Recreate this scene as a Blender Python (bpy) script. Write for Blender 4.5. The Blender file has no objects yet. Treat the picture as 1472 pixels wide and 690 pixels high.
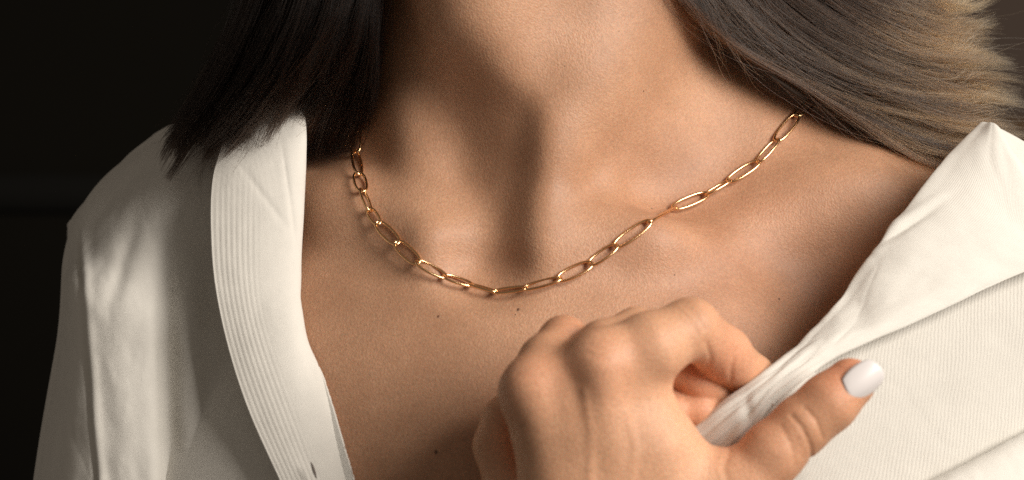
import bpy, math, random
import numpy as np
from mathutils import Vector, Matrix
from mathutils.bvhtree import BVHTree

rng = np.random.default_rng(7)
random.seed(7)
S = bpy.context.scene
COL = S.collection
CM = 0.01
BASE_Z = 135.0            # height of the picture centre above the floor, cm
DIST = 90.0               # camera to the collarbones, cm
PX = 40.0                 # photograph pixels per cm at the collarbones

# ------------------------------------------------------------------ camera
cam_d = bpy.data.cameras.new('camera')
cam = bpy.data.objects.new('camera', cam_d); COL.objects.link(cam)
cam.location = (0, -DIST * CM, BASE_Z * CM)
cam.rotation_euler = (math.radians(90), 0, 0)
cam_d.sensor_width = 36.0
cam_d.lens = 36.0 * DIST / (1472 / PX)
cam_d.clip_start = 0.02; cam_d.clip_end = 50
cam_d.dof.use_dof = True
cam_d.dof.focus_distance = (DIST + 3.0) * CM
cam_d.dof.aperture_fstop = 8.5
S.camera = cam

# ------------------------------------------------------------------ light
w = bpy.data.worlds.new('World'); S.world = w; w.use_nodes = True
bg = w.node_tree.nodes['Background']
bg.inputs[0].default_value = (1.0, 0.86, 0.72, 1); bg.inputs[1].default_value = 0.135

def area_light(name, loc, target, sx, sy, power, color):
    d = bpy.data.lights.new(name, 'AREA'); d.shape = 'RECTANGLE'; d.size = sx; d.size_y = sy
    d.energy = power; d.color = color
    o = bpy.data.objects.new(name, d); COL.objects.link(o)
    o.location = Vector(loc)
    o.rotation_euler = (Vector(target) - Vector(loc)).to_track_quat('-Z', 'Y').to_euler()
    return o
area_light('window_light', (1.20, -0.95, BASE_Z * CM + 0.64), (0.0, 0.0, BASE_Z * CM), 0.85, 1.0, 42.5, (1.0, 0.93, 0.85))

S.view_settings.view_transform = 'Standard'
S.view_settings.look = 'None'
S.view_settings.exposure = 0.0
S.view_settings.gamma = 1.0
S.render.engine = 'CYCLES'
S.cycles.use_denoising = False
try:
    S.cycles_curves.shape = 'RIBBONS'
except Exception:
    pass

# ------------------------------------------------------------------ helpers
def P(px, py, y=0.0):
    """point at depth y (cm, + away from the camera) seen at a photograph pixel"""
    s = (DIST + y) / DIST
    return np.array([(px - 736.0) / PX * s, y, (345.0 - py) / PX * s])

def Pa(a):
    a = np.asarray(a, float)
    s = (DIST + a[..., 2]) / DIST
    return np.stack([(a[..., 0] - 736.0) / PX * s, a[..., 2], (345.0 - a[..., 1]) / PX * s], -1)

def world(v):
    v = np.asarray(v, float)
    return (v + np.array([0, 0, BASE_Z])) * CM

def mesh_obj(name, verts, faces, mat, parent=None, smooth=True, uv=None, raw=False):
    me = bpy.data.meshes.new(name)
    v = np.asarray(verts, float) if raw else world(verts)
    f = np.asarray(faces, np.int32)
    n, k = f.shape
    me.vertices.add(len(v)); me.vertices.foreach_set('co', v.astype(np.float32).ravel())
    me.loops.add(n * k); me.loops.foreach_set('vertex_index', f.ravel())
    me.polygons.add(n); me.polygons.foreach_set('loop_start', np.arange(0, n * k, k, dtype=np.int32))
    me.update(calc_edges=True)
    if uv is not None:
        ul = me.uv_layers.new(name='UVMap')
        ul.data.foreach_set('uv', np.asarray(uv, np.float32)[f.ravel()].ravel())
    if smooth:
        me.polygons.foreach_set('use_smooth', np.ones(n, bool))
    me.validate(); me.update()
    if mat: me.materials.append(mat)
    o = bpy.data.objects.new(name, me); COL.objects.link(o)
    if parent is not None: o.parent = parent
    return o

def thing(name, label, cat):
    o = bpy.data.objects.new(name, None); COL.objects.link(o)
    o['label'] = label; o['category'] = cat
    return o

# ---- signed distance shapes
def cone(p, a, b, r1, r2):
    a = np.asarray(a, np.float32); b = np.asarray(b, np.float32); ba = b - a
    pa = p - a
    t = np.clip((pa @ ba) / float(ba @ ba), 0, 1)
    d = pa - t[..., None] * ba
    return np.sqrt((d * d).sum(-1)) - (r1 + (r2 - r1) * t)

def ell(p, c, r, rot=None):
    q = p - np.asarray(c, np.float32)
    if rot is not None: q = q @ np.asarray(rot, np.float32)
    r = np.asarray(r, np.float32)
    k0 = np.sqrt(((q / r) ** 2).sum(-1)); k1 = np.sqrt(((q / (r * r)) ** 2).sum(-1)) + 1e-6
    return k0 * (k0 - 1) / k1

def smin(a, b, k):
    h = np.maximum(k - np.abs(a - b), 0) / k
    return np.minimum(a, b) - h * h * k * 0.25

def smax(a, b, k):
    return -smin(-a, -b, k)

def surface_nets(fn, lo, hi, h):
    lo = np.asarray(lo, float); hi = np.asarray(hi, float)
    n = np.ceil((hi - lo) / h).astype(int) + 1
    ax = [lo[i] + h * np.arange(n[i]) for i in range(3)]
    F = np.empty(n, np.float32)
    st = 24
    for i in range(0, n[0], st):
        g = np.stack(np.meshgrid(ax[0][i:i + st], ax[1], ax[2], indexing='ij'), -1).astype(np.float32)
        F[i:i + st] = fn(g)
    ins = F < 0
    c = n - 1
    cnt = np.zeros(c, np.int8)
    for dx in (0, 1):
        for dy in (0, 1):
            for dz in (0, 1):
                cnt += ins[dx:dx + c[0], dy:dy + c[1], dz:dz + c[2]]
    act = (cnt > 0) & (cnt < 8)
    idx = -np.ones(c, np.int32)
    cells = np.argwhere(act); m = len(cells)
    idx[act] = np.arange(m)
    acc = np.zeros((m, 3)); k = np.zeros(m)
    corners = [(x, y, z) for x in (0, 1) for y in (0, 1) for z in (0, 1)]
    for a in corners:
        for axis in range(3):
            if a[axis] == 1: continue
            b = list(a); b[axis] = 1
            fa = F[cells[:, 0] + a[0], cells[:, 1] + a[1], cells[:, 2] + a[2]]
            fb = F[cells[:, 0] + b[0], cells[:, 1] + b[1], cells[:, 2] + b[2]]
            cr = (fa < 0) != (fb < 0)
            t = np.where(cr, fa / np.where(cr, fa - fb, 1), 0)
            pos = np.tile(np.array(a, float), (m, 1)); pos[:, axis] += t
            acc[cr] += pos[cr]; k[cr] += 1
    V = lo + h * (cells + acc / k[:, None])
    quads = []
    for axis in range(3):
        o1, o2 = (axis + 1) % 3, (axis + 2) % 3
        sl0 = [slice(None)] * 3; sl1 = [slice(None)] * 3
        sl0[axis] = slice(0, -1); sl1[axis] = slice(1, None)
        e = ins[tuple(sl0)] != ins[tuple(sl1)]
        E = np.argwhere(e)
        E = E[(E[:, o1] > 0) & (E[:, o1] < c[o1]) & (E[:, o2] > 0) & (E[:, o2] < c[o2])]
        s0 = ins[E[:, 0], E[:, 1], E[:, 2]]
        def ci(d1, d2):
            q = E.copy(); q[:, o1] -= d1; q[:, o2] -= d2
            return idx[q[:, 0], q[:, 1], q[:, 2]]
        q = np.stack([ci(1, 1), ci(0, 1), ci(0, 0), ci(1, 0)], 1)
        q[~s0] = q[~s0][:, ::-1]
        quads.append(q)
    Q = np.concatenate(quads); Q = Q[(Q >= 0).all(1)]
    for _ in range(3):                       # settle the points on the surface
        V = relax(V, Q, 0.35)
        g, d = grad(fn, V)
        V = V - g * np.clip(d, -h, h)[:, None]
    return V, Q

def relax(V, Q, lam):
    s = np.zeros_like(V); k = np.zeros(len(V))
    for i in range(4):
        for j in (1, 3):
            np.add.at(s, Q[:, i], V[Q[:, (i + j) % 4]]); np.add.at(k, Q[:, i], 1)
    return V + lam * (s / np.maximum(k, 1)[:, None] - V)

def grad(fn, V, e=0.02):
    V32 = V.astype(np.float32)
    d = fn(V32)
    g = np.stack([fn(V32 + np.float32(e) * np.eye(3, dtype=np.float32)[i]) - d for i in range(3)], -1) / e
    n = np.sqrt((g * g).sum(-1, keepdims=True)) + 1e-6
    return (g / n).astype(float), (d / np.clip(n[..., 0], 0.5, 2)).astype(float)

# ------------------------------------------------------------------ materials
def mat_new(name):
    m = bpy.data.materials.new(name); m.use_nodes = True
    nt = m.node_tree
    return m, nt, nt.nodes['Principled BSDF']

def node(nt, typ, **kw):
    n = nt.nodes.new(typ)
    for k, v in kw.items():
        if k in n.inputs.keys(): n.inputs[k].default_value = v
        else: setattr(n, k, v)
    return n

def skin_material():
    m, nt, b = mat_new('skin')
    L = nt.links.new
    tc = node(nt, 'ShaderNodeTexCoord')
    n1 = node(nt, 'ShaderNodeTexNoise', Scale=22.0, Detail=5.0, Roughness=0.6)
    n2 = node(nt, 'ShaderNodeTexNoise', Scale=900.0, Detail=3.0, Roughness=0.7)
    n3 = node(nt, 'ShaderNodeTexVoronoi', Scale=1500.0)
    for n in (n1, n2, n3): L(tc.outputs['Object'], n.inputs['Vector'])
    r1 = node(nt, 'ShaderNodeValToRGB')
    r1.color_ramp.elements[0].position = 0.3; r1.color_ramp.elements[0].color = (0.40, 0.212, 0.122, 1)
    r1.color_ramp.elements[1].position = 0.7; r1.color_ramp.elements[1].color = (0.56, 0.322, 0.198, 1)
    L(n1.outputs['Fac'], r1.inputs['Fac'])
    mx = node(nt, 'ShaderNodeMix', data_type='RGBA', blend_type='OVERLAY'); mx.inputs[0].default_value = 0.35
    L(r1.outputs['Color'], mx.inputs[6]); L(n2.outputs['Fac'], mx.inputs[7])
    at = node(nt, 'ShaderNodeAttribute'); at.attribute_name = 'blush'
    mb = node(nt, 'ShaderNodeMix', data_type='RGBA', blend_type='MULTIPLY'); mb.inputs[7].default_value = (1.0, 0.74, 0.70, 1)
    L(at.outputs['Fac'], mb.inputs[0]); L(mx.outputs[2], mb.inputs[6])
    ap = node(nt, 'ShaderNodeAttribute'); ap.attribute_name = 'hand_light_paint'
    mp = node(nt, 'ShaderNodeMix', data_type='RGBA', blend_type='MULTIPLY'); mp.inputs[7].default_value = (1.36, 1.36, 1.36, 1); mp.clamp_result = False  # brightens the hand's skin colour in place of stronger light
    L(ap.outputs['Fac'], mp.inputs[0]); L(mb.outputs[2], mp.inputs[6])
    L(mp.outputs[2], b.inputs['Base Color'])
    b.inputs['Roughness'].default_value = 0.52
    b.inputs['Specular IOR Level'].default_value = 0.35
    b.inputs['Subsurface Weight'].default_value = 0.25
    b.inputs['Subsurface Radius'].default_value = (1.0, 0.38, 0.2)
    b.inputs['Subsurface Scale'].default_value = 0.004
    n4 = node(nt, 'ShaderNodeTexVoronoi', Scale=620.0); n4.feature = 'DISTANCE_TO_EDGE'; L(tc.outputs['Object'], n4.inputs['Vector'])
    nr = node(nt, 'ShaderNodeTexNoise', Scale=60.0, Detail=4.0); L(tc.outputs['Object'], nr.inputs['Vector'])
    mr = node(nt, 'ShaderNodeMapRange'); mr.inputs[3].default_value = 0.40; mr.inputs[4].default_value = 0.62
    L(nr.outputs['Fac'], mr.inputs[0]); L(mr.outputs[0], b.inputs['Roughness'])
    ae = node(nt, 'ShaderNodeMath', operation='ADD'); L(n3.outputs['Distance'], ae.inputs[0]); L(n4.outputs['Distance'], ae.inputs[1])
    ad = node(nt, 'ShaderNodeMath', operation='ADD')
    L(n2.outputs['Fac'], ad.inputs[0]); L(ae.outputs[0], ad.inputs[1])
    bu = node(nt, 'ShaderNodeBump', Strength=0.3, Distance=0.0004)
    ms = node(nt, 'ShaderNodeMapRange'); ms.inputs[1].default_value = 0.3; ms.inputs[2].default_value = 0.7; ms.inputs[3].default_value = 0.12; ms.inputs[4].default_value = 0.36
    L(n1.outputs['Fac'], ms.inputs[0]); L(ms.outputs[0], bu.inputs['Strength'])
    L(ad.outputs[0], bu.inputs['Height']); L(bu.outputs['Normal'], b.inputs['Normal'])
    return m
SKIN = skin_material()

def cloth_material(name, color, ribs=None, rib_strength=0.5, trans=0.0):
    """UVs are centimetres; ribs = (spacing cm, angle degrees)"""
    m, nt, b = mat_new(name)
    L = nt.links.new
    tc = node(nt, 'ShaderNodeTexCoord')
    mp = node(nt, 'ShaderNodeMapping'); L(tc.outputs['UV'], mp.inputs['Vector'])
    n1 = node(nt, 'ShaderNodeTexNoise', Scale=1.4, Detail=6.0, Roughness=0.65)
    n2 = node(nt, 'ShaderNodeTexNoise', Scale=16.0, Detail=3.0)
    L(mp.outputs[0], n1.inputs['Vector']); L(mp.outputs[0], n2.inputs['Vector'])
    w1 = node(nt, 'ShaderNodeTexWave', Scale=8.0, Distortion=1.5, Detail=1.5); w1.bands_direction = 'X'
    w2 = node(nt, 'ShaderNodeTexWave', Scale=8.0, Distortion=1.5, Detail=1.5); w2.bands_direction = 'Y'
    L(mp.outputs[0], w1.inputs['Vector']); L(mp.outputs[0], w2.inputs['Vector'])
    ma = node(nt, 'ShaderNodeMath', operation='ADD'); L(w1.outputs['Fac'], ma.inputs[0]); L(w2.outputs['Fac'], ma.inputs[1])
    mb = node(nt, 'ShaderNodeMath', operation='ADD'); L(ma.outputs[0], mb.inputs[0]); L(n2.outputs['Fac'], mb.inputs[1])
    r = node(nt, 'ShaderNodeValToRGB')
    c = np.array(color)
    r.color_ramp.elements[0].position = 0.25; r.color_ramp.elements[0].color = (*(c * 0.94), 1)
    r.color_ramp.elements[1].position = 0.75; r.color_ramp.elements[1].color = (*c, 1)
    L(n1.outputs['Fac'], r.inputs['Fac']); L(r.outputs['Color'], b.inputs['Base Color'])
    b.inputs['Roughness'].default_value = 0.9
    b.inputs['Specular IOR Level'].default_value = 0.15
    b.inputs['Sheen Weight'].default_value = 0.1
    bu = node(nt, 'ShaderNodeBump', Strength=0.35, Distance=0.0003)
    L(mb.outputs[0], bu.inputs['Height'])
    last = bu
    if ribs:
        m2 = node(nt, 'ShaderNodeMapping'); m2.inputs['Rotation'].default_value = (0, 0, math.radians(ribs[1]))
        L(tc.outputs['UV'], m2.inputs['Vector'])
        w3 = node(nt, 'ShaderNodeTexWave', Scale=(2 * math.pi / ribs[0]) / 20.0, Distortion=2.5, Detail=2.0); w3.inputs['Detail Scale'].default_value = 1.2
        w3.bands_direction = 'X'; L(m2.outputs[0], w3.inputs['Vector'])
        b2 = node(nt, 'ShaderNodeBump', Strength=rib_strength, Distance=0.0006)
        L(w3.outputs['Fac'], b2.inputs['Height']); L(bu.outputs['Normal'], b2.inputs['Normal'])
        last = b2
    L(last.outputs['Normal'], b.inputs['Normal'])
    return m
LINEN = cloth_material('linen', (0.77, 0.742, 0.68))
LINEN_RIB = cloth_material('linen_ribbed', (0.66, 0.632, 0.575), ribs=(0.13, -47), rib_strength=0.3)

def simple(name, color, rough, metal=0.0, spec=0.5):
    m, nt, b = mat_new(name)
    tc = node(nt, 'ShaderNodeTexCoord')
    n1 = node(nt, 'ShaderNodeTexNoise', Scale=60.0, Detail=4.0)
    nt.links.new(tc.outputs['Object'], n1.inputs['Vector'])
    r = node(nt, 'ShaderNodeValToRGB'); c = np.array(color)
    r.color_ramp.elements[0].color = (*(c * 0.9), 1); r.color_ramp.elements[1].color = (*np.minimum(c * 1.08, 1), 1)
    nt.links.new(n1.outputs['Fac'], r.inputs['Fac']); nt.links.new(r.outputs['Color'], b.inputs['Base Color'])
    b.inputs['Roughness'].default_value = rough; b.inputs['Metallic'].default_value = metal
    b.inputs['Specular IOR Level'].default_value = spec
    return m
GOLD = simple('gold', (0.92, 0.585, 0.31), 0.2, 1.0)
NAIL = simple('nail_polish', (0.76, 0.715, 0.70), 0.3, 0.0, 0.4)
MOLE = simple('mole', (0.14, 0.06, 0.03), 0.6)

def hair_material(name, ior=1.55):
    m = bpy.data.materials.new(name); m.use_nodes = True
    nt = m.node_tree; nt.nodes.remove(nt.nodes['Principled BSDF'])
    h = nt.nodes.new('ShaderNodeBsdfHairPrincipled'); h.parametrization = 'COLOR'
    at = nt.nodes.new('ShaderNodeAttribute'); at.attribute_name = 'tint'
    nt.links.new(at.outputs['Color'], h.inputs['Color'])
    h.inputs['Roughness'].default_value = 0.35; h.inputs['Radial Roughness'].default_value = 0.45
    h.inputs['IOR'].default_value = ior
    h.inputs['Random Roughness'].default_value = 0.2
    nt.links.new(h.outputs[0], nt.nodes['Material Output'].inputs['Surface'])
    return m
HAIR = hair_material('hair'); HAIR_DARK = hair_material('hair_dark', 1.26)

# ------------------------------------------------------------------ background
def wall_material(name, c0, c1):
    m, nt, b = mat_new(name)
    tc = node(nt, 'ShaderNodeTexCoord'); n = node(nt, 'ShaderNodeTexNoise', Scale=3.0, Detail=5.0)
    r = node(nt, 'ShaderNodeValToRGB'); r.color_ramp.elements[0].color = (*c0, 1); r.color_ramp.elements[1].color = (*c1, 1)
    nt.links.new(tc.outputs['Object'], n.inputs['Vector']); nt.links.new(n.outputs['Fac'], r.inputs['Fac'])
    nt.links.new(r.outputs['Color'], b.inputs['Base Color']); b.inputs['Roughness'].default_value = 0.9; b.inputs['Specular IOR Level'].default_value = 0.05
    return m

def box(name, lo, hi, mat, parent=None):
    lo = np.array(lo, float); hi = np.array(hi, float)
    v = np.array([[x, y, z] for x in (0, 1) for y in (0, 1) for z in (0, 1)]) * (hi - lo) + lo
    f = [(0, 1, 3, 2), (4, 6, 7, 5), (0, 4, 5, 1), (2, 3, 7, 6), (0, 2, 6, 4), (1, 5, 7, 3)]
    return mesh_obj(name, v, f, mat, parent, smooth=False)

wl = box('wall', (-160, 120, -135), (240, 130, 130), wall_material('brown_wall', (0.06, 0.044, 0.036), (0.078, 0.057, 0.045)))
wl['kind'] = 'structure'
cb = thing('cabinet', 'very dark cabinet out of focus behind the dark hair', 'cabinet')
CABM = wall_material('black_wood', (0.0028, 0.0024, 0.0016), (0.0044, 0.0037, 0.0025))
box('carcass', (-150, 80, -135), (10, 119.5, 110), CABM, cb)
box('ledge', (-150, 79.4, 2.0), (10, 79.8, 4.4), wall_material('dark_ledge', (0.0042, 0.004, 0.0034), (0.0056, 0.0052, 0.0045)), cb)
rail = box('wall_rail', (12, 116, 3.0), (235, 119.7, 10.0), wall_material('rail_wood', (0.13, 0.08, 0.04), (0.17, 0.10, 0.055)))
rail['label'] = 'blurred brown wooden rail on the wall behind the hair tips'; rail['category'] = 'rail'

# ------------------------------------------------------------------ the person: torso, neck, head, arms
NOTCH = P(706, 330, -0.6)
def body_sdf(p):
    d = ell(p, (0.0, 9.0, -14.0), (17.5, 12.3, 19.0))
    # shoulders and upper arms
    shl = np.array([-13.2, 9.5, -1.8]); shr = np.array([15.0, 7.5, -1.6])
    for s, e in ((shl, (-16.5, 11, -34)), (shr, (20.5, 4, -30))):
        d = smin(d, cone(p, s, e, 3.9, 3.6), 4.0)
    # trapezius slopes
    d = smin(d, cone(p, (-2.5, 9.5, 7.0), (-12.5, 10.5, 0.2), 3.6, 2.6), 4.5)
    d = smin(d, cone(p, (3.5, 9.0, 7.0), (14.0, 8.5, 0.2), 3.6, 2.6), 4.5)
    # neck, leaning a little
    nk = cone(p, (0.5, 8.6, -4.0), (0.5, 5.4, 14.0), 5.6, 5.7)
    d = smin(d, nk, 3.0)
    # windpipe and the column of the throat
    d = smin(d, cone(p, P(756, 300, 2.9), P(672, -60, 1.2), 1.2, 2.3), 1.7)
    # collarbones
    for a, b, c in ((P(770, 352, 1.1), P(930, 345, 1.9), P(1240, 270, 5.4)), (P(640, 340, 1.1), P(500, 308, 3.3), P(260, 270, 7.6))):
        d = smin(d, cone(p, a, b, 1.05, 0.75), 1.8)
        d = smin(d, cone(p, b, c, 0.75, 0.8), 2.0)
    # neck muscles running from the notch to behind the ears
    d = smin(d, cone(p, P(764, 345, 0.9), P(792, 205, 1.75), 0.72, 0.85), 1.3)
    d = smin(d, cone(p, P(792, 205, 1.7), P(835, 110, 2.8), 0.85, 1.2), 1.6)
    d = smin(d, cone(p, P(835, 110, 2.8), P(985, -90, 5.8), 1.2, 1.6), 2.6)
    d = smin(d, cone(p, P(650, 335, 1.1), P(610, 170, 3.9), 0.8, 0.9), 1.6)
    # the hollow between the collarbones
    d = smax(d, -cone(p, P(692, 362, -0.7), P(727, 185, -0.05), 1.42, 0.5), 1.4)
    # the recessed far side of the throat
    d = smax(d, -ell(p, P(652, 200, -0.2), (1.5, 1.9, 2.3)), 2.2)
    # hollow above the collarbones
    d = smax(d, -ell(p, P(1060, 270, 2.2), (3.6, 1.1, 1.2)), 1.8)
    # jaw and skull, above the picture
    d = smin(d, ell(p, (1.4, -0.5, 16.6), (5.2, 6.6, 4.6)), 1.5)
    d = smin(d, ell(p, (1.2, 4.2, 23.0), (7.4, 9.4, 10.5)), 3.0)
    # forearm, from the elbow out of the picture up to the wrist
    d = smin(d, cone(p, (20.5, 4, -30), P(885, 900, -6.0), 3.6, 2.5), 1.5)
    return d

bv, bq = surface_nets(body_sdf, (-23, -11, -37), (27, 24, 35), 0.28)

# ------------------------------------------------------------------ the hand
def chain(pts, k):
    """pts: (px, py, depth, radius)"""
    pr = [(P(a, b, c), r) for a, b, c, r in pts]
    def f(p):
        d = None
        for (a, ra), (b, rb) in zip(pr[:-1], pr[1:]):
            e = cone(p, a, b, ra, rb)
            d = e if d is None else smin(d, e, k)
        return d
    return f

FINGERS = [
    # index
    chain([(866, 528, -7.6, 1.12), (935, 500, -7.35, 1.14), (992, 472, -6.7, 0.96), (1040, 508, -5.2, 0.88), (1080, 545, -3.8, 0.8), (1120, 590, -2.9, 0.6)], 0.35),
    # middle
    chain([(812, 552, -7.25, 0.9), (868, 499, -6.7, 0.87), (915, 476, -5.9, 0.76), (962, 520, -4.6, 0.72), (1006, 550, -4.7, 0.62), (1036, 576, -4.1, 0.55)], 0.3),
    # ring
    chain([(764, 566, -7.3, 0.92), (784, 520, -6.6, 0.86), (810, 489, -5.7, 0.78), (920, 560, -4.6, 0.66), (960, 590, -4.9, 0.6), (1006, 592, -4.75, 0.56), (1030, 604, -4.5, 0.5)], 0.3),
    # little
    chain([(712, 640, -3.9, 0.66), (720, 598, -3.8, 0.58), (760, 560, -3.9, 0.6), (860, 600, -3.9, 0.55), (930, 620, -3.9, 0.48)], 0.3),
]
PALM = [
    (chain([(866, 528, -7.6, 1.1), (880, 680, -7.2, 1.15), (885, 820, -6.4, 1.5)], 0.5), 1.0),
    (chain([(812, 552, -7.3, 0.92), (828, 620, -7.42, 1.0), (842, 700, -7.15, 1.1), (868, 820, -6.4, 1.5)], 0.5), 1.3),
    (chain([(762, 566, -7.3, 0.95), (796, 690, -7.1, 1.05), (848, 820, -6.2, 1.4)], 0.5), 1.3),
    (chain([(712, 640, -3.9, 0.66), (734, 724, -4.4, 0.85), (825, 830, -6.0, 1.4)], 0.5), 2.0),
    # flesh between thumb and index
    (chain([(918, 570, -6.95, 1.15), (930, 640, -6.8, 1.5), (950, 730, -6.5, 1.7)], 0.5), 0.9),
    (chain([(960, 650, -6.4, 0.9), (1020, 700, -6.4, 1.1), (1030, 760, -6.3, 1.2)], 0.5), 0.9),
    # wrist and forearm
    (chain([(860, 810, -6.3, 1.9), (885, 900, -6.0, 2.4), (940, 1060, -5.2, 2.7)], 0.5), 1.6),
    (chain([(900, 790, -6.3, 1.8), (925, 900, -6.0, 2.2)], 0.5), 1.6),
]
THUMB = chain([(930, 800, -6.2, 1.5), (1066, 700, -6.6, 1.15), (1112, 650, -6.75, 1.0), (1152, 612, -6.7, 0.93), (1190, 580, -6.7, 0.92), (1222, 551, -6.5, 0.84)], 0.4)

CREASES = [(np.array([P(x, y, -7.4)[[0, 2]] for x, y in pl], np.float32), amp, wd) for pl, amp, wd in (
    (((1138, 598), (1150, 612), (1164, 640), (1168, 662)), 0.055, 0.08),
    (((1156, 586), (1172, 604), (1182, 630)), 0.04, 0.07),
    (((1122, 612), (1136, 640), (1142, 668)), 0.025, 0.08),
    (((1014, 492), (1024, 515), (1020, 540)), 0.04, 0.08),
    (((1062, 505), (1056, 530), (1058, 552)), 0.05, 0.08),
    (((984, 440), (1000, 452), (1012, 474)), 0.018, 0.07), (((974, 444), (990, 458), (1002, 480)), 0.018, 0.06),
    (((846, 494), (868, 502), (890, 498)), 0.012, 0.06), (((844, 506), (868, 513), (892, 508)), 0.014, 0.06),
    (((742, 536), (760, 540), (778, 534)), 0.012, 0.06), (((838, 560), (848, 620), (846, 690)), -0.03, 0.16), (((900, 590), (912, 640), (905, 690)), -0.025, 0.14),
    (((1050, 650), (1040, 672), (1046, 700)), 0.03, 0.1),
)]

def hand_sdf(p):
    d = None
    for f in FINGERS:
        e = f(p); d = e if d is None else smin(d, e, 0.12)
    q = None
    for f, k in PALM:
        e = f(p); q = e if q is None else smin(q, e, k)
    d = smin(d, q, 0.55)
    d = smin(d, THUMB(p), 0.7)
    # knuckle bones and the cords on the back of the hand
    d = smin(d, ell(p, P(866, 513, -8.04), (0.62, 0.45, 0.65)), 0.8)
    d = smin(d, ell(p, P(762, 554, -7.75), (0.65, 0.5, 0.7)), 0.8)
    d = smin(d, cone(p, P(864, 530, -8.5), P(885, 690, -8.0), 0.2, 0.1), 0.9)
    d = smin(d, cone(p, P(764, 560, -8.0), P(800, 700, -7.8), 0.2, 0.1), 0.9)
    d = smin(d, cone(p, P(812, 560, -7.9), P(842, 700, -7.6), 0.12, 0.1), 0.8)
    for pl, amp, wd in CREASES:               # shallow skin creases
        q = p[..., [0, 2]]; best = None
        for a, b in zip(pl[:-1], pl[1:]):
            ba = b - a; t = np.clip(((q - a) @ ba) / float(ba @ ba), 0, 1)
            e = q - a - t[..., None] * ba; e = (e * e).sum(-1)
            best = e if best is None else np.minimum(best, e)
        d = d + np.float32(amp) * np.exp(-best / (wd * wd))
    return d

hv, hq = surface_nets(hand_sdf, (-4.5, -11.5, -19), (14, -1.5, -1.0), 0.085)

person = thing('person', 'woman in an open white shirt, neck bare, pulling the shirt edge with her hand', 'person')
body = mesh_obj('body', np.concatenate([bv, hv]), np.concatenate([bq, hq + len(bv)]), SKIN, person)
# flush of blood at the finger joints and thumb tip, a little paler on the breastbone
allv = np.concatenate([bv, hv]); blush = np.zeros(len(allv))
for px, py, y, rad, amt in ((1215, 530, -6.9, 1.3, .8), (1040, 505, -6, 1.5, .45), (1000, 570, -4.5, 1.6, .35), (1100, 640, -7, 1.6, .3), (866, 520, -8.5, 1.4, .3), (760, 545, -8, 1.2, .35), (815, 465, -6, 1, .3), (1080, 360, 1, 4.5, .25)):
    blush += amt * np.exp(-((allv - P(px, py, y)) ** 2).sum(-1) / rad ** 2)
at_ = body.data.attributes.new('blush', 'FLOAT', 'POINT'); at_.data.foreach_set('value', np.clip(blush, 0, 1).astype(np.float32))
lift = np.concatenate([np.zeros(len(bv)), np.ones(len(hv))])  # hand vertices only: extra light painted into the skin colour
at_ = body.data.attributes.new('hand_light_paint', 'FLOAT', 'POINT'); at_.data.foreach_set('value', lift.astype(np.float32))
BVH = BVHTree.FromPolygons([Vector(v) for v in bv], [tuple(int(i) for i in q) for q in bq])

def on_skin(px, py):
    """first point of the torso along the camera ray through a photograph pixel, with its normal"""
    o = Vector((0, -DIST, 0)); t = Vector(P(px, py, 0)) - o; t.normalize()
    loc, n, i, d = BVH.ray_cast(o, t)
    if loc is None:
        return np.array(P(px, py, 7.2)), np.array([0, -1.0, 0])
    if n.y > 0: n = -n
    return np.array(loc), np.array(n)

def push_out(V, gap):
    V = np.array(V, float); sh = V.shape; V = V.reshape(-1, 3)
    for _ in range(3):
        g, d = grad(body_sdf, V)
        V += g * np.maximum(gap - d, 0)[:, None]
    return V.reshape(sh)

# thumbnail: a curved plate over the end of the thumb
def plate(name, c, along, up, length, width, bulge, mat, parent, n=18):
    along = along / np.linalg.norm(along); side = np.cross(along, up); side /= np.linalg.norm(side); up = np.cross(side, along)
    t, q = np.meshgrid(np.linspace(-1, 1, n), np.linspace(-1, 1, n), indexing='ij')
    m = np.sqrt(1 - q * q / 2); l = np.sqrt(1 - t * t / 2)
    m = m ** 0.75; l = l ** 0.6; X = t * m; Y = q * l
    H = bulge * (1 - 0.95 * Y * Y) - 0.05 * X * X * length - 0.06 * (np.maximum(X * X + Y * Y - 0.8, 0))
    V = c + X[..., None] * along * length / 2 + Y[..., None] * side * width / 2 + H[..., None] * up
    f = [(i * n + j, (i + 1) * n + j, (i + 1) * n + j + 1, i * n + j + 1) for i in range(n - 1) for j in range(n - 1)]
    o = mesh_obj(name, V.reshape(-1, 3), f, mat, parent)
    md = o.modifiers.new('thickness', 'SOLIDIFY'); md.thickness = 0.0007; md.offset = 0
    return o
tip = P(1238, 547, -7.08)
plate('thumbnail', tip, P(1266, 526, -6.95) - P(1212, 567, -7.28), np.array([0.35, -1.0, -0.15]), 1.46, 1.14, 0.34, NAIL, person)

for mx, my, r in ((925, 131, .055), (937, 300, .06), (630, 455, .075), (745, 445, .085), (741, 452, .04), (627, 650, .1), (1120, 430, .06), (970, 395, .045), (812, 95, .035), (890, 45, .03)):
    c, n = on_skin(mx, my)
    n8 = 10; ring = []
    a = np.cross(n, [0.3, 0, 1.0]); a /= np.linalg.norm(a); b = np.cross(n, a)
    V = [c + n * 0.03]; F = []
    for k in range(n8):
        t = 2 * math.pi * k / n8; rr = r * random.uniform(0.8, 1.2)
        V.append(c + a * math.cos(t) * rr + b * math.sin(t) * rr * 1.25 - n * 0.02)
    F = [(0, 1 + k, 1 + (k + 1) % n8) for k in range(n8)]
    mesh_obj('mole', V, F, MOLE, person)

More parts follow.
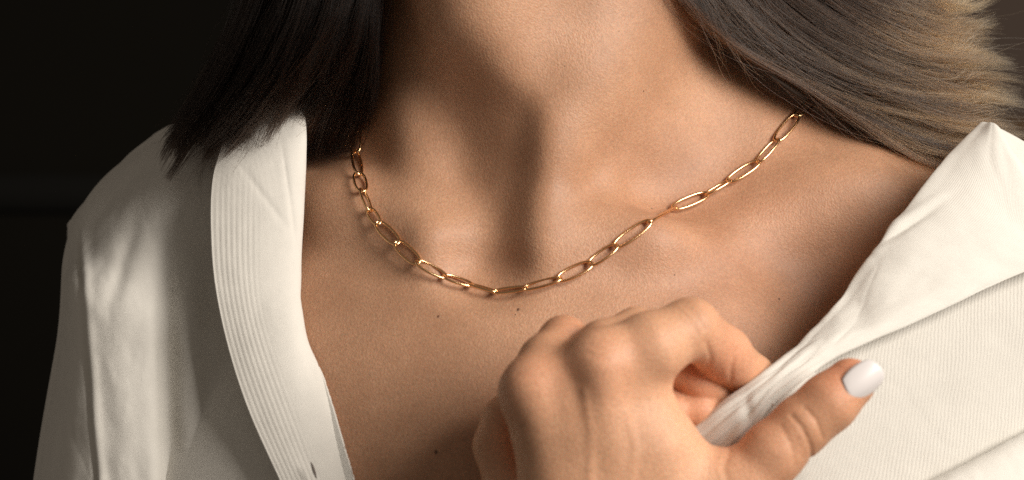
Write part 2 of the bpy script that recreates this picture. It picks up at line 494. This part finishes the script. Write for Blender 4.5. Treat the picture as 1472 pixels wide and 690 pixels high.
FRECK = simple('freckle', (0.27, 0.13, 0.07), 0.55)
for mx, my in ((842, 78), (1010, 180), (1060, 395), (1190, 300), (560, 520), (590, 600), (700, 480), (520, 430), (880, 240), (1000, 350), (655, 545), (1100, 250), (790, 60), (960, 150)):
    c, n = on_skin(mx, my); r = random.uniform(0.022, 0.04)
    a = np.cross(n, [0.3, 0, 1.0]); a /= np.linalg.norm(a); b = np.cross(n, a)
    V = [c + n * 0.012] + [c + (a * math.cos(t) + b * math.sin(t)) * r * random.uniform(0.7, 1.3) - n * 0.012 for t in np.arange(8) * math.pi / 4]
    mesh_obj('mole', V, [(0, 1 + k, 1 + (k + 1) % 8) for k in range(8)], FRECK, person)

# ------------------------------------------------------------------ cloth sheets
def spline(ctrl, n):
    """Catmull-Rom along axis 0"""
    c = np.asarray(ctrl, float); m = len(c)
    c = np.concatenate([[2 * c[0] - c[1]], c, [2 * c[-1] - c[-2]]])
    t = np.linspace(0, m - 1, n); i = np.minimum(t.astype(int), m - 2); f = (t - i)
    f = f.reshape((-1,) + (1,) * (c.ndim - 1))
    a, b, d, e = c[i], c[i + 1], c[i + 2], c[i + 3]
    return 0.5 * (2 * b + (d - a) * f + (2 * a - 5 * b + 4 * d - e) * f ** 2 + (3 * b - a - 3 * d + e) * f ** 3)

def vnoise(x, y, seed, octaves=3):
    """smooth value noise on arrays"""
    r = np.random.default_rng(seed); T = r.uniform(-1, 1, (64, 64)); out = 0; amp = 1.0
    for o in range(octaves):
        xi = np.floor(x).astype(int); yi = np.floor(y).astype(int); fx = x - xi; fy = y - yi
        fx = fx * fx * (3 - 2 * fx); fy = fy * fy * (3 - 2 * fy)
        g = lambda a, b: T[a % 64, b % 64]
        out = out + amp * ((g(xi, yi) * (1 - fx) + g(xi + 1, yi) * fx) * (1 - fy) + (g(xi, yi + 1) * (1 - fx) + g(xi + 1, yi + 1) * fx) * fy)
        x = x * 2.03 + 5.1; y = y * 2.03 + 9.7; amp *= 0.5
    return out

def sheet(name, grid, nr, nc, mat, parent, thick=0.06, gap=0.15, wrinkle=0.05, wscale=0.5, seed=1, extra=None, push=True, crease=0.015):
    G = np.asarray(grid, float)                    # rows, columns, (px, py, depth)
    A = spline(G, nr); A = np.swapaxes(spline(np.swapaxes(A, 0, 1), nc), 0, 1)
    V = Pa(A)
    du = np.linalg.norm(np.diff(V, axis=1), axis=-1).mean(0); dv = np.linalg.norm(np.diff(V, axis=0), axis=-1).mean(1)
    u = np.concatenate([[0], np.cumsum(du)]); v = np.concatenate([[0], np.cumsum(dv)])
    U, W = np.meshgrid(u, v)
    N = np.cross(np.gradient(V, axis=1), np.gradient(V, axis=0)); N /= np.linalg.norm(N, axis=-1, keepdims=True) + 1e-9
    if N[..., 1].mean() > 0: N = -N
    off = wrinkle * vnoise(U * wscale, W * wscale * 0.6, seed) + min(0.016, wrinkle * 0.25) * vnoise(U * 1.7 + W * 0.5, W * 1.1 - U * 0.4, seed + 50, 2) - crease * np.exp(-(vnoise(U * 0.45 + 7, W * 0.35, seed + 80, 2) / 0.06) ** 2)
    if extra is not None: off = off + extra(A, U, W, u[-1], v[-1])
    V = V + N * off[..., None]
    if push: V = push_out(V, gap)
    f = np.arange(nr * nc).reshape(nr, nc)
    F = np.stack([f[:-1, :-1], f[1:, :-1], f[1:, 1:], f[:-1, 1:]], -1).reshape(-1, 4)
    o = mesh_obj(name, V.reshape(-1, 3), F, mat, parent, uv=np.stack([U, W], -1).reshape(-1, 2))
    md = o.modifiers.new('thickness', 'SOLIDIFY'); md.thickness = thick * CM; md.offset = 0
    return o

shirt = thing('shirt', 'white linen shirt worn open with wide turned back lapels', 'shirt')

def gauss(x, c, s): return np.exp(-((x - c) / s) ** 2)

# image-left front panel, wrapped over the shoulder
xs = [418, 372, 320, 270, 238, 205, 160, 125, 106, 97, 104]
top = [140, 150, 162, 180, 188, 212, 254, 294, 314, 326, 340]
mid_y = [0.7, 1.0, 1.4, 1.5, 1.5, 1.3, 1.35, 1.8, 3.2, 6.6, 11.5]
rows = []
rows.append([(x, t + 35, 15.0) for x, t in zip(xs, top)])
rows.append([(x, t + 2, 11.0) for x, t in zip(xs, top)])
rows.append([(x, t, 8.0 + 0.2 * i + (2.0 if i == 10 else 0)) for i, (x, t) in enumerate(zip(xs, top))])
rows.append([(x + 1, t + 60, (4.0 + 0.2 * i) if i < 9 else (7.2, 11.5)[i - 9]) for i, (x, t) in enumerate(zip(xs, top))])
for k, (py, dx, dy) in enumerate(((415, (0, 0, 0, 2, 3, 3, 2, 1, -4, -2, 0), 0.0), (520, (15, 10, 8, 4, 3, 2, 3, 2, -6, -10, -6), -0.6), (640, (40, 30, 20, 12, 6, 5, 6, 2, -16, -32, -26), -1.1), (760, (60, 50, 34, 20, 10, 8, 10, 2, -34, -62, -50), -1.5))):
    rows.append([(x + a, py, y + dy) for x, a, y in zip(xs, dx, mid_y)])
def left_folds(A, U, W, um, vm):
    px, py = A[..., 0], A[..., 1]
    low = np.clip((py - 300) / 160, 0, 1); low = low * low * (3 - 2 * low)
    c1 = 232 + (py - 400) * 0.02
    f = -0.38 * gauss(px, c1 + 6, 15) * low + 0.16 * gauss(px, c1 + 42, 20) * low
    c2 = 190 - (py - 330) * 0.28
    f += -0.12 * gauss(px, c2, 13) * np.clip((py - 280) / 60, 0, 1) * np.clip((480 - py) / 80, 0, 1)
    seam = 111 + (py - 322) * 0.07
    f += (-0.16 * gauss(px, seam, 3.5) + 0.10 * gauss(px, seam + 9, 7)) * np.clip((py - 316) / 15, 0, 1)
    return f
sheet('front_panel', rows, 170, 230, LINEN, shirt, gap=0.45, wrinkle=0.08, wscale=0.35, seed=3, extra=left_folds)

# image-left lapel: turned back band with rows of stitching by its free edge
Ledge = [(345, 140), (318, 215), (305, 262), (303, 330), (309, 410), (328, 500), (358, 592), (402, 690), (440, 770)]
Redge = [(426, 120), (436, 170), (437, 215), (434, 300), (430, 400), (436, 452), (474, 560), (515, 690), (545, 770)]
ly = [4.5, 2.6, 1.4, 0.6, -0.1, -0.7, -1.4, -2.2, -2.6]
lap = []
for (a, b), (c, d), y in zip(Ledge, Redge, ly):
    row = [(c - 8, d, y + 1.3), (c + 1, d, y + 0.5)]
    for t, dy in ((0.10, 0.02), (0.35, -0.28), (0.7, -0.42), (1.0, -0.38)):
        row.append((c + (a - c) * t, d + (b - d) * t, y + dy))
    lap.append(row)
def lapel_ridges(A, U, W, um, vm):
    s = um - U                                     # cm from the free edge
    fall = np.clip((1.75 - s) / 0.5, 0, 1) * np.clip(W / vm * 6 - 1.2, 0, 1)
    r = 0.0052 * np.cos(2 * math.pi * s / 0.185) * fall
    px, py = A[..., 0], A[..., 1]
    dent = -0.18 * np.exp(-((px - 452) / 22) ** 2 - ((py - 492) / 55) ** 2)
    cre = -0.03 * np.exp(-(((px - 370) - (py - 270) * 0.75) / 6) ** 2) * np.clip((py - 230) / 40, 0, 1) * np.clip((340 - py) / 30, 0, 1)
    cre += -0.03 * np.exp(-(((px - 414) - (py - 270) * 0.14) / 4) ** 2) * np.clip((py - 200) / 40, 0, 1) * np.clip((390 - py) / 60, 0, 1)
    return r + dent + cre
sheet('lapel', lap, 170, 190, LINEN, shirt, thick=0.09, gap=0.25, wrinkle=0.03, wscale=0.4, seed=5, extra=lapel_ridges, crease=0.0)

# image-right front panel, pulled towards the hand
rp = []
for a, b in (((1000, 640, -4.6), (1090, 800, -5.0)), ((1075, 600, -4.9), (1180, 800, -4.6)), ((1125, 560, -4.5), (1270, 800, -4.0)), ((1215, 495, -3.1), (1380, 800, -3.0)), ((1325, 440, -1.5), (1490, 760, -1.6)), ((1432, 385, 0.1), (1600, 700, 0.2)), ((1560, 330, 2.0), (1720, 640, 2.0))):
    a = np.array(a, float); b = np.array(b, float); c = np.array([-10.0, -18.0, 0.6])
    rp.append([a + c] + [a + (b - a) * t + np.array([0, 0, 0.35 * math.sin(t * 3)]) for t in (0.08, 0.25, 0.5, 0.75, 1.0)])
def right_folds(A, U, W, um, vm):
    px, py = A[..., 0], A[..., 1]
    s = (py - 600) + (px - 1200) * 0.55
    return 0.10 * np.sin(s / 55.0) + 0.06 * np.sin(s / 23.0 + 1)
rpo = sheet('front_panel', rp, 130, 110, LINEN_RIB, shirt, gap=0.3, wrinkle=0.05, wscale=0.4, seed=11, extra=right_folds)

# image-right lapel, its edge pinched between thumb and fingers
E1 = [(978, 632, -5.0), (1045, 578, -5.3), (1110, 532, -4.9), (1180, 470, -2.8), (1225, 405, -1.2), (1280, 330, -0.2), (1345, 243, 1.2), (1408, 184, 2.6)]
E2 = [(1036, 668, -5.3), (1078, 622, -5.7), (1112, 576, -5.5), (1205, 513, -4.0), (1320, 461, -2.4), (1432, 408, -0.8), (1520, 370, 0.6), (1580, 340, 1.5)]
rl = []
for i, (a, b) in enumerate(zip(E1, E2)):
    a = np.array(a, float); b = np.array(b, float)
    w = 0.35 if i < 3 else 0.8
    row = [a + np.array([40, 34, 1.7 * w]), a + np.array([0, 0, 0.25])]
    for t, dy in ((0.10, -0.25), (0.35, -0.55), (0.7, -0.45), (0.93, -0.12), (1.0, 0.05)):
        q = a + (b - a) * t; q[2] += dy * w
        if i == 7: q[:2] = {0.10: (1416, 180), 0.35: (1432, 186), 0.7: (1462, 230), 0.93: (1500, 288), 1.0: (1540, 350)}[t]
        row.append(q)
    rl.append(row)
rl.append([q + np.array([-2, 12, 1.2]) for q in rl[-1]])
def rl_extra(A, U, W, um, vm):
    px, py = A[..., 0], A[..., 1]
    cre = -0.12 * np.exp(-(((py - 330) + (px - 1295) * 0.62) / 7) ** 2) * np.exp(-((px - 1300) / 45) ** 2)
    cre += 0.10 * np.exp(-(((py - 318) + (px - 1295) * 0.62) / 9) ** 2) * np.exp(-((px - 1300) / 45) ** 2)
    cre += -0.22 * np.exp(-((px - 1232) / 30) ** 2 - ((py - 440) / 26) ** 2)
    cre += -0.15 * np.exp(-((px - 1075) / 8) ** 2 - ((py - 590) / 16) ** 2)
    near = np.clip((1190 - px) / 90, 0, 1)
    cre += near * (0.04 * np.sin(U * 6.0 + W * 0.6) + 0.012 * np.sin(U * 15 - W * 1.3 + 1) + 0.012 * np.sin(W * 4.5 + U * 3))
    return cre
sheet('lapel', rl, 190, 110, LINEN, shirt, thick=0.09, gap=0.2, wrinkle=0.07, wscale=0.55, seed=17, extra=rl_extra)

# collar layer behind the lapel's peak
ck = [
    [(1395, 192, 5.0), (1432, 184, 5.2), (1475, 206, 5.6), (1560, 250, 6.5)],
    [(1400, 230, 4.2), (1450, 230, 4.4), (1500, 245, 4.8), (1580, 290, 5.5)],
    [(1410, 300, 3.0), (1470, 310, 3.2), (1530, 330, 3.8), (1620, 380, 4.5)],
    [(1430, 400, 2.0), (1500, 410, 2.2), (1560, 430, 3.0), (1660, 470, 4.0)],
]
sheet('collar', ck, 50, 50, LINEN, shirt, thick=0.09, gap=0.2, seed=23)

# image-right sleeve, raised into the lower corner
sr = [
    [(1290, 730, -2.6), (1360, 694, -2.2), (1420, 664, -1.4), (1480, 634, -0.4), (1600, 570, 2.0)],
    [(1286, 722, -3.6), (1352, 686, -3.2), (1412, 656, -2.4), (1472, 624, -1.4), (1600, 556, 1.0)],
    [(1300, 760, -4.4), (1370, 712, -4.0), (1430, 684, -3.2), (1490, 652, -2.2), (1610, 590, 0.0)],
    [(1320, 860, -4.6), (1400, 800, -4.4), (1460, 770, -3.8), (1520, 740, -2.8), (1640, 680, -0.6)],
]
sheet('sleeve', sr, 60, 90, LINEN, shirt, thick=0.08, gap=0.2, seed=29, push=False)

# ------------------------------------------------------------------ necklace
necklace = thing('necklace', 'thin gold necklace of long oval links lying across the collarbones', 'necklace')
NODES = [(521, 150), (514, 186), (516, 222), (516, 256), (522, 279), (534, 305), (547, 323), (575, 350), (603, 377), (637, 400), (676, 414), (713, 425), (757, 418), (803, 402), (847, 380), (884, 354), (931, 323), (967, 304), (1014, 283), (1047, 264), (1089, 237), (1115, 205), (1142, 171), (1170, 143)]
ROLL = [50, 20, 60, 15, 65, 25, 40, 35, 42, 30, 40, 30, 42, 30, 45, 25, 58, 12, 52, 20, 42, 22, 40, 30]
pts = []
for px, py in NODES:
    c, n = on_skin(px, py); pts.append((c + n * 0.2, n))
WIRE = 0.052; NR, NW = 44, 8
for k in range(len(pts) - 1):
    (a, na), (b, nb) = pts[k], pts[k + 1]
    ax = b - a; L = np.linalg.norm(ax); ax /= L
    n = na + nb; n -= ax * (n @ ax); n /= np.linalg.norm(n); s = np.cross(ax, n)
    r = math.radians(ROLL[k]); u = s * math.cos(r) + n * math.sin(r); nn = np.cross(ax, u)
    half = L / 2 + WIRE * 1.1; wd = min(0.225, half * 0.42)
    c0 = (a + b) / 2
    V = []
    for i in range(NR):
        t = 2 * math.pi * i / NR
        ct, st = math.cos(t), math.sin(t)
        X = half * math.copysign(abs(ct) ** 0.85, ct); Y = wd * math.copysign(abs(st) ** 0.8, st)
        t2 = t + 1e-3; X2 = half * math.copysign(abs(math.cos(t2)) ** 0.85, math.cos(t2)); Y2 = wd * math.copysign(abs(math.sin(t2)) ** 0.8, math.sin(t2))
        tg = np.array([X2 - X, Y2 - Y]); tg /= np.linalg.norm(tg) + 1e-12
        on = ax * tg[1] - u * tg[0]
        for j in range(NW):
            q = 2 * math.pi * j / NW
            V.append(c0 + ax * X + u * Y + WIRE * (math.cos(q) * on + math.sin(q) * nn))
    F = [(i * NW + j, ((i + 1) % NR) * NW + j, ((i + 1) % NR) * NW + (j + 1) % NW, i * NW + (j + 1) % NW) for i in range(NR) for j in range(NW)]
    mesh_obj('chain_link', V, F, GOLD, necklace)

# ------------------------------------------------------------------ hair
def hair(name, guides, count, npts, radius, tint_fn, seed, spread=6.0, depth=1.2, clumps=70, gap=0.1, frizz=2.0, cut=(0.85, 1.0), mat=None, wavy=3.0, tight=0.022, fan=16.0):
    r = np.random.default_rng(seed)
    G = np.asarray(guides, float)                      # guides x points x (px, py, depth)
    fine = np.swapaxes(spline(np.swapaxes(spline(G, 61), 0, 1), npts), 0, 1)   # 61 x npts x 3
    cu = r.uniform(0, 1, clumps); cd = r.uniform(-1, 1, clumps); cl = r.uniform(*cut, clumps)
    k = r.integers(0, clumps, count)
    u = np.clip(cu[k] + r.normal(0, tight, count), 0, 1)
    a = u * 60; i = np.minimum(a.astype(int), 59); f = (a - i)[:, None, None]
    A = fine[i] * (1 - f) + fine[i + 1] * f
    # shorten along the strand
    ln = np.clip(cl[k] + r.normal(0, 0.05, count), 0.3, 1.0)
    t = np.linspace(0, 1, npts)[None] * ln[:, None] * (npts - 1)
    ti = np.minimum(t.astype(int), npts - 2); tf = (t - ti)[..., None]
    rows_ = np.arange(count)[:, None]
    A = A[rows_, ti] * (1 - tf) + A[rows_, ti + 1] * tf
    T = np.linspace(0, 1, npts)[None, :]
    jit = r.normal(0, 1, (count, 3)); wave = r.uniform(0, 6.28, (count, 3)); cw = r.uniform(0, 6.28, clumps)[k]
    pull = 1 - 0.55 * T
    A[..., 0] += spread * jit[:, :1] * pull + frizz * np.sin(T * 9 + wave[:, :1]) * T
    A[..., 1] += spread * jit[:, 1:2] * pull + frizz * np.sin(T * 8 + wave[:, 1:2]) * T + wavy * np.sin(T * 6 + cw[:, None]) * (0.3 + T) + 0.2 * wavy * np.sin(T * 15 + 2 * cw[:, None]) * T
    cf = r.normal(0, 1, (clumps, 2))[k]
    A[..., 0] += fan * cf[:, :1] * T ** 2.5; A[..., 1] += fan * cf[:, 1:2] * T ** 2.5
    A[..., 2] += depth * (0.5 * jit[:, 2:3] + cd[k][:, None]) * (1 - 0.4 * T)
    V = push_out(Pa(A), gap)
    cv = bpy.data.hair_curves.new(name)
    cv.add_curves([npts] * count)
    cv.attributes['position'].data.foreach_set('vector', world(V).astype(np.float32).ravel())
    ra = cv.attributes.get('radius') or cv.attributes.new('radius', 'FLOAT', 'POINT')
    rad = radius * CM * r.uniform(0.7, 1.3, (count, 1)) * (1 - 0.75 * T ** 3)
    ra.data.foreach_set('value', rad.astype(np.float32).ravel())
    tc = cv.attributes.new('tint', 'FLOAT_COLOR', 'POINT')
    c = tint_fn(u[:, None] * np.ones_like(T), T * ln[:, None], r.uniform(0, 1, (count, 1)), r.uniform(0, 1, clumps)[k][:, None])
    tc.data.foreach_set('color', np.concatenate([c, np.ones(c.shape[:2] + (1,))], -1).astype(np.float32).ravel())
    cv.materials.append(mat or HAIR)
    o = bpy.data.objects.new(name, cv); COL.objects.link(o); o.parent = person
    return o

def lerp(a, b, t): return np.asarray(a) * (1 - t[..., None]) + np.asarray(b) * t[..., None]

def tint_right(u, t, rs, rc):
    m = np.clip((t - 0.42) * 1.55 * (0.05 + 1.15 * u) + 0.5 * (rc - 0.5) * t + 0.2 * (rs - 0.5), 0, 1)
    return ((0.5 + 0.9 * rs ** 1.5) * (0.45 + 1.1 * rc))[..., None] * lerp((0.026, 0.0155, 0.0105), (0.38, 0.212, 0.092), m)
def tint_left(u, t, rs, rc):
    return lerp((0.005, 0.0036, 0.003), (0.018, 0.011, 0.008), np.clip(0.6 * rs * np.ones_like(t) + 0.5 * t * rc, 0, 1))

right_guides = [
    [(940, -80, 3.0), (978, 5, 3.4), (1046, 62, 5.6), (1134, 106, 6.2), (1222, 158, 6.4), (1310, 210, 6.2), (1395, 222, 6.8)],
    [(978, -85, 4.4), (1030, 0, 5.0), (1104, 75, 5.6), (1200, 130, 6.0), (1300, 170, 6.2), (1390, 192, 7.0), (1490, 205, 8.0)],
    [(1040, -90, 7.8), (1090, -20, 6.8), (1165, 45, 6.4), (1250, 95, 6.4), (1340, 125, 7.0), (1400, 140, 7.8), (1465, 160, 8.8)],
    [(1100, -100, 8.4), (1150, -40, 7.4), (1215, 10, 7.0), (1290, 50, 7.0), (1350, 72, 7.6), (1395, 82, 8.4), (1440, 92, 9.4)],
    [(1160, -110, 9.4), (1205, -60, 8.4), (1260, -30, 8.0), (1320, -4, 8.2), (1362, 12, 8.8), (1395, 10, 9.4), (1425, -4, 10.2)],
]
o = hair('hair', right_guides, 9000, 26, 0.0095, tint_right, 41, spread=2.6, depth=0.9, clumps=115, cut=(0.62, 0.98), gap=0.3, frizz=1.2, wavy=7.0, tight=0.016, fan=22.0)
o['label'] = 'brown hair with blonde tips swept over the shoulder'
# loose strands around the edges
stray = [[(p[0] + random.uniform(-6, 14), p[1] - 8, p[2] - 0.6) for p in g] for g in right_guides]
o = hair('stray_hair', stray, 420, 26, 0.0065, tint_right, 43, spread=18, depth=1.0, clumps=200, frizz=10.0, cut=(0.5, 1.0), gap=0.25, wavy=8.0, fan=34.0)
left_guides = [
    [(548, -80, 3.0), (544, 0, 2.8), (545, 60, 2.8), (540, 120, 3.2), (526, 170, 3.8), (498, 225, 4.4), (470, 285, 4.8)],
    [(538, -80, 2.2), (530, 0, 2.0), (522, 60, 2.2), (506, 115, 2.8), (482, 165, 3.6), (460, 215, 4.4), (445, 270, 5.0)],
    [(520, -80, 1.5), (510, 0, 1.2), (493, 50, 1.2), (466, 92, 1.5), (442, 118, 2.0), (416, 140, 2.6), (388, 162, 3.0)],
    [(480, -80, 1.0), (465, 0, 0.8), (440, 60, 0.8), (410, 115, 1.0), (375, 165, 1.6), (340, 205, 2.2), (310, 245, 2.8)],
    [(430, -80, 1.2), (410, 0, 1.0), (385, 55, 1.0), (355, 110, 1.4), (320, 160, 2.0), (290, 205, 2.6), (270, 240, 3.2)],
    [(370, -80, 2.0), (350, 0, 2.0), (325, 55, 2.0), (300, 105, 2.4), (272, 150, 3.0), (252, 185, 3.6), (245, 215, 4.2)],
]
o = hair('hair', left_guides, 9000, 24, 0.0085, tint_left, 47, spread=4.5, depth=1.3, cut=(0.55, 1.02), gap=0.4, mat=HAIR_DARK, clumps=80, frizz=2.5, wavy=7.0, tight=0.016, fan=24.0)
o['label'] = 'near black hair hanging over the shirt collar in shadow'

# buttonhole near the bottom of the turned back band
bhole = simple('thread', (0.18, 0.15, 0.13), 0.9)
V = []
for k in range(9):
    t = k / 8; c = P(447 + 8 * t, 664 + 24 * t, -3.05); wdt = 0.055 * math.sin(math.pi * (0.08 + 0.84 * t))
    V += [c + np.array([-wdt, 0, -wdt * 0.3]), c + np.array([0, -0.05, 0]), c + np.array([wdt, 0, wdt * 0.3])]
F = [(k * 3 + j, k * 3 + j + 1, k * 3 + j + 4, k * 3 + j + 3) for k in range(8) for j in range(2)]
mesh_obj('buttonhole', V, F, bhole, shirt)

loose = [
    [(960, -60, 2.0), (985, 10, 2.2), (996, 50, 2.4), (1006, 80, 2.6), (1018, 105, 2.8)],
    [(1010, -40, 3.0), (1040, 30, 3.0), (1062, 70, 3.2), (1086, 102, 3.6), (1104, 128, 4.0)],
]
hair('stray_hair', loose, 14, 20, 0.005, tint_right, 61, spread=5, depth=0.2, clumps=12, frizz=3.0, cut=(0.7, 1.0), gap=0.05)
wisps = [[(p[0] - 4, p[1] + 6, p[2] - 0.8) for p in g] for g in left_guides]
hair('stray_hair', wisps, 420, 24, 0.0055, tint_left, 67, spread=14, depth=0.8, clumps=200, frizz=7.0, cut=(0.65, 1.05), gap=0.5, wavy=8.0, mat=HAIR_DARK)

flyaway = [
    [(1290, -30, 7.0), (1330, 10, 7.2), (1370, 22, 7.6), (1400, 12, 8.0), (1418, -14, 8.4)],
    [(1300, 30, 7.0), (1345, 58, 7.0), (1385, 62, 7.4), (1408, 80, 7.8), (1446, 90, 8.2)],
    [(1310, 80, 7.0), (1360, 96, 7.0), (1395, 66, 7.2), (1415, 48, 7.6), (1440, 40, 8.0)],
    [(1320, 110, 6.6), (1375, 128, 6.8), (1415, 122, 7.2), (1450, 146, 7.6), (1490, 176, 8.0)],
    [(1330, 150, 6.4), (1385, 164, 6.6), (1430, 172, 7.0), (1465, 186, 7.4), (1500, 214, 7.8)],
]
def tint_fly(u, t, rs, rc):
    return (0.6 + 0.8 * rs)[..., None] * lerp((0.10, 0.06, 0.035), (0.5, 0.33, 0.19), np.clip(t + 0 * u, 0, 1))
hair('stray_hair', flyaway, 90, 22, 0.006, tint_fly, 71, spread=10, depth=0.6, clumps=60, frizz=5.0, cut=(0.6, 1.0), gap=0.2, wavy=5.0, fan=20.0)
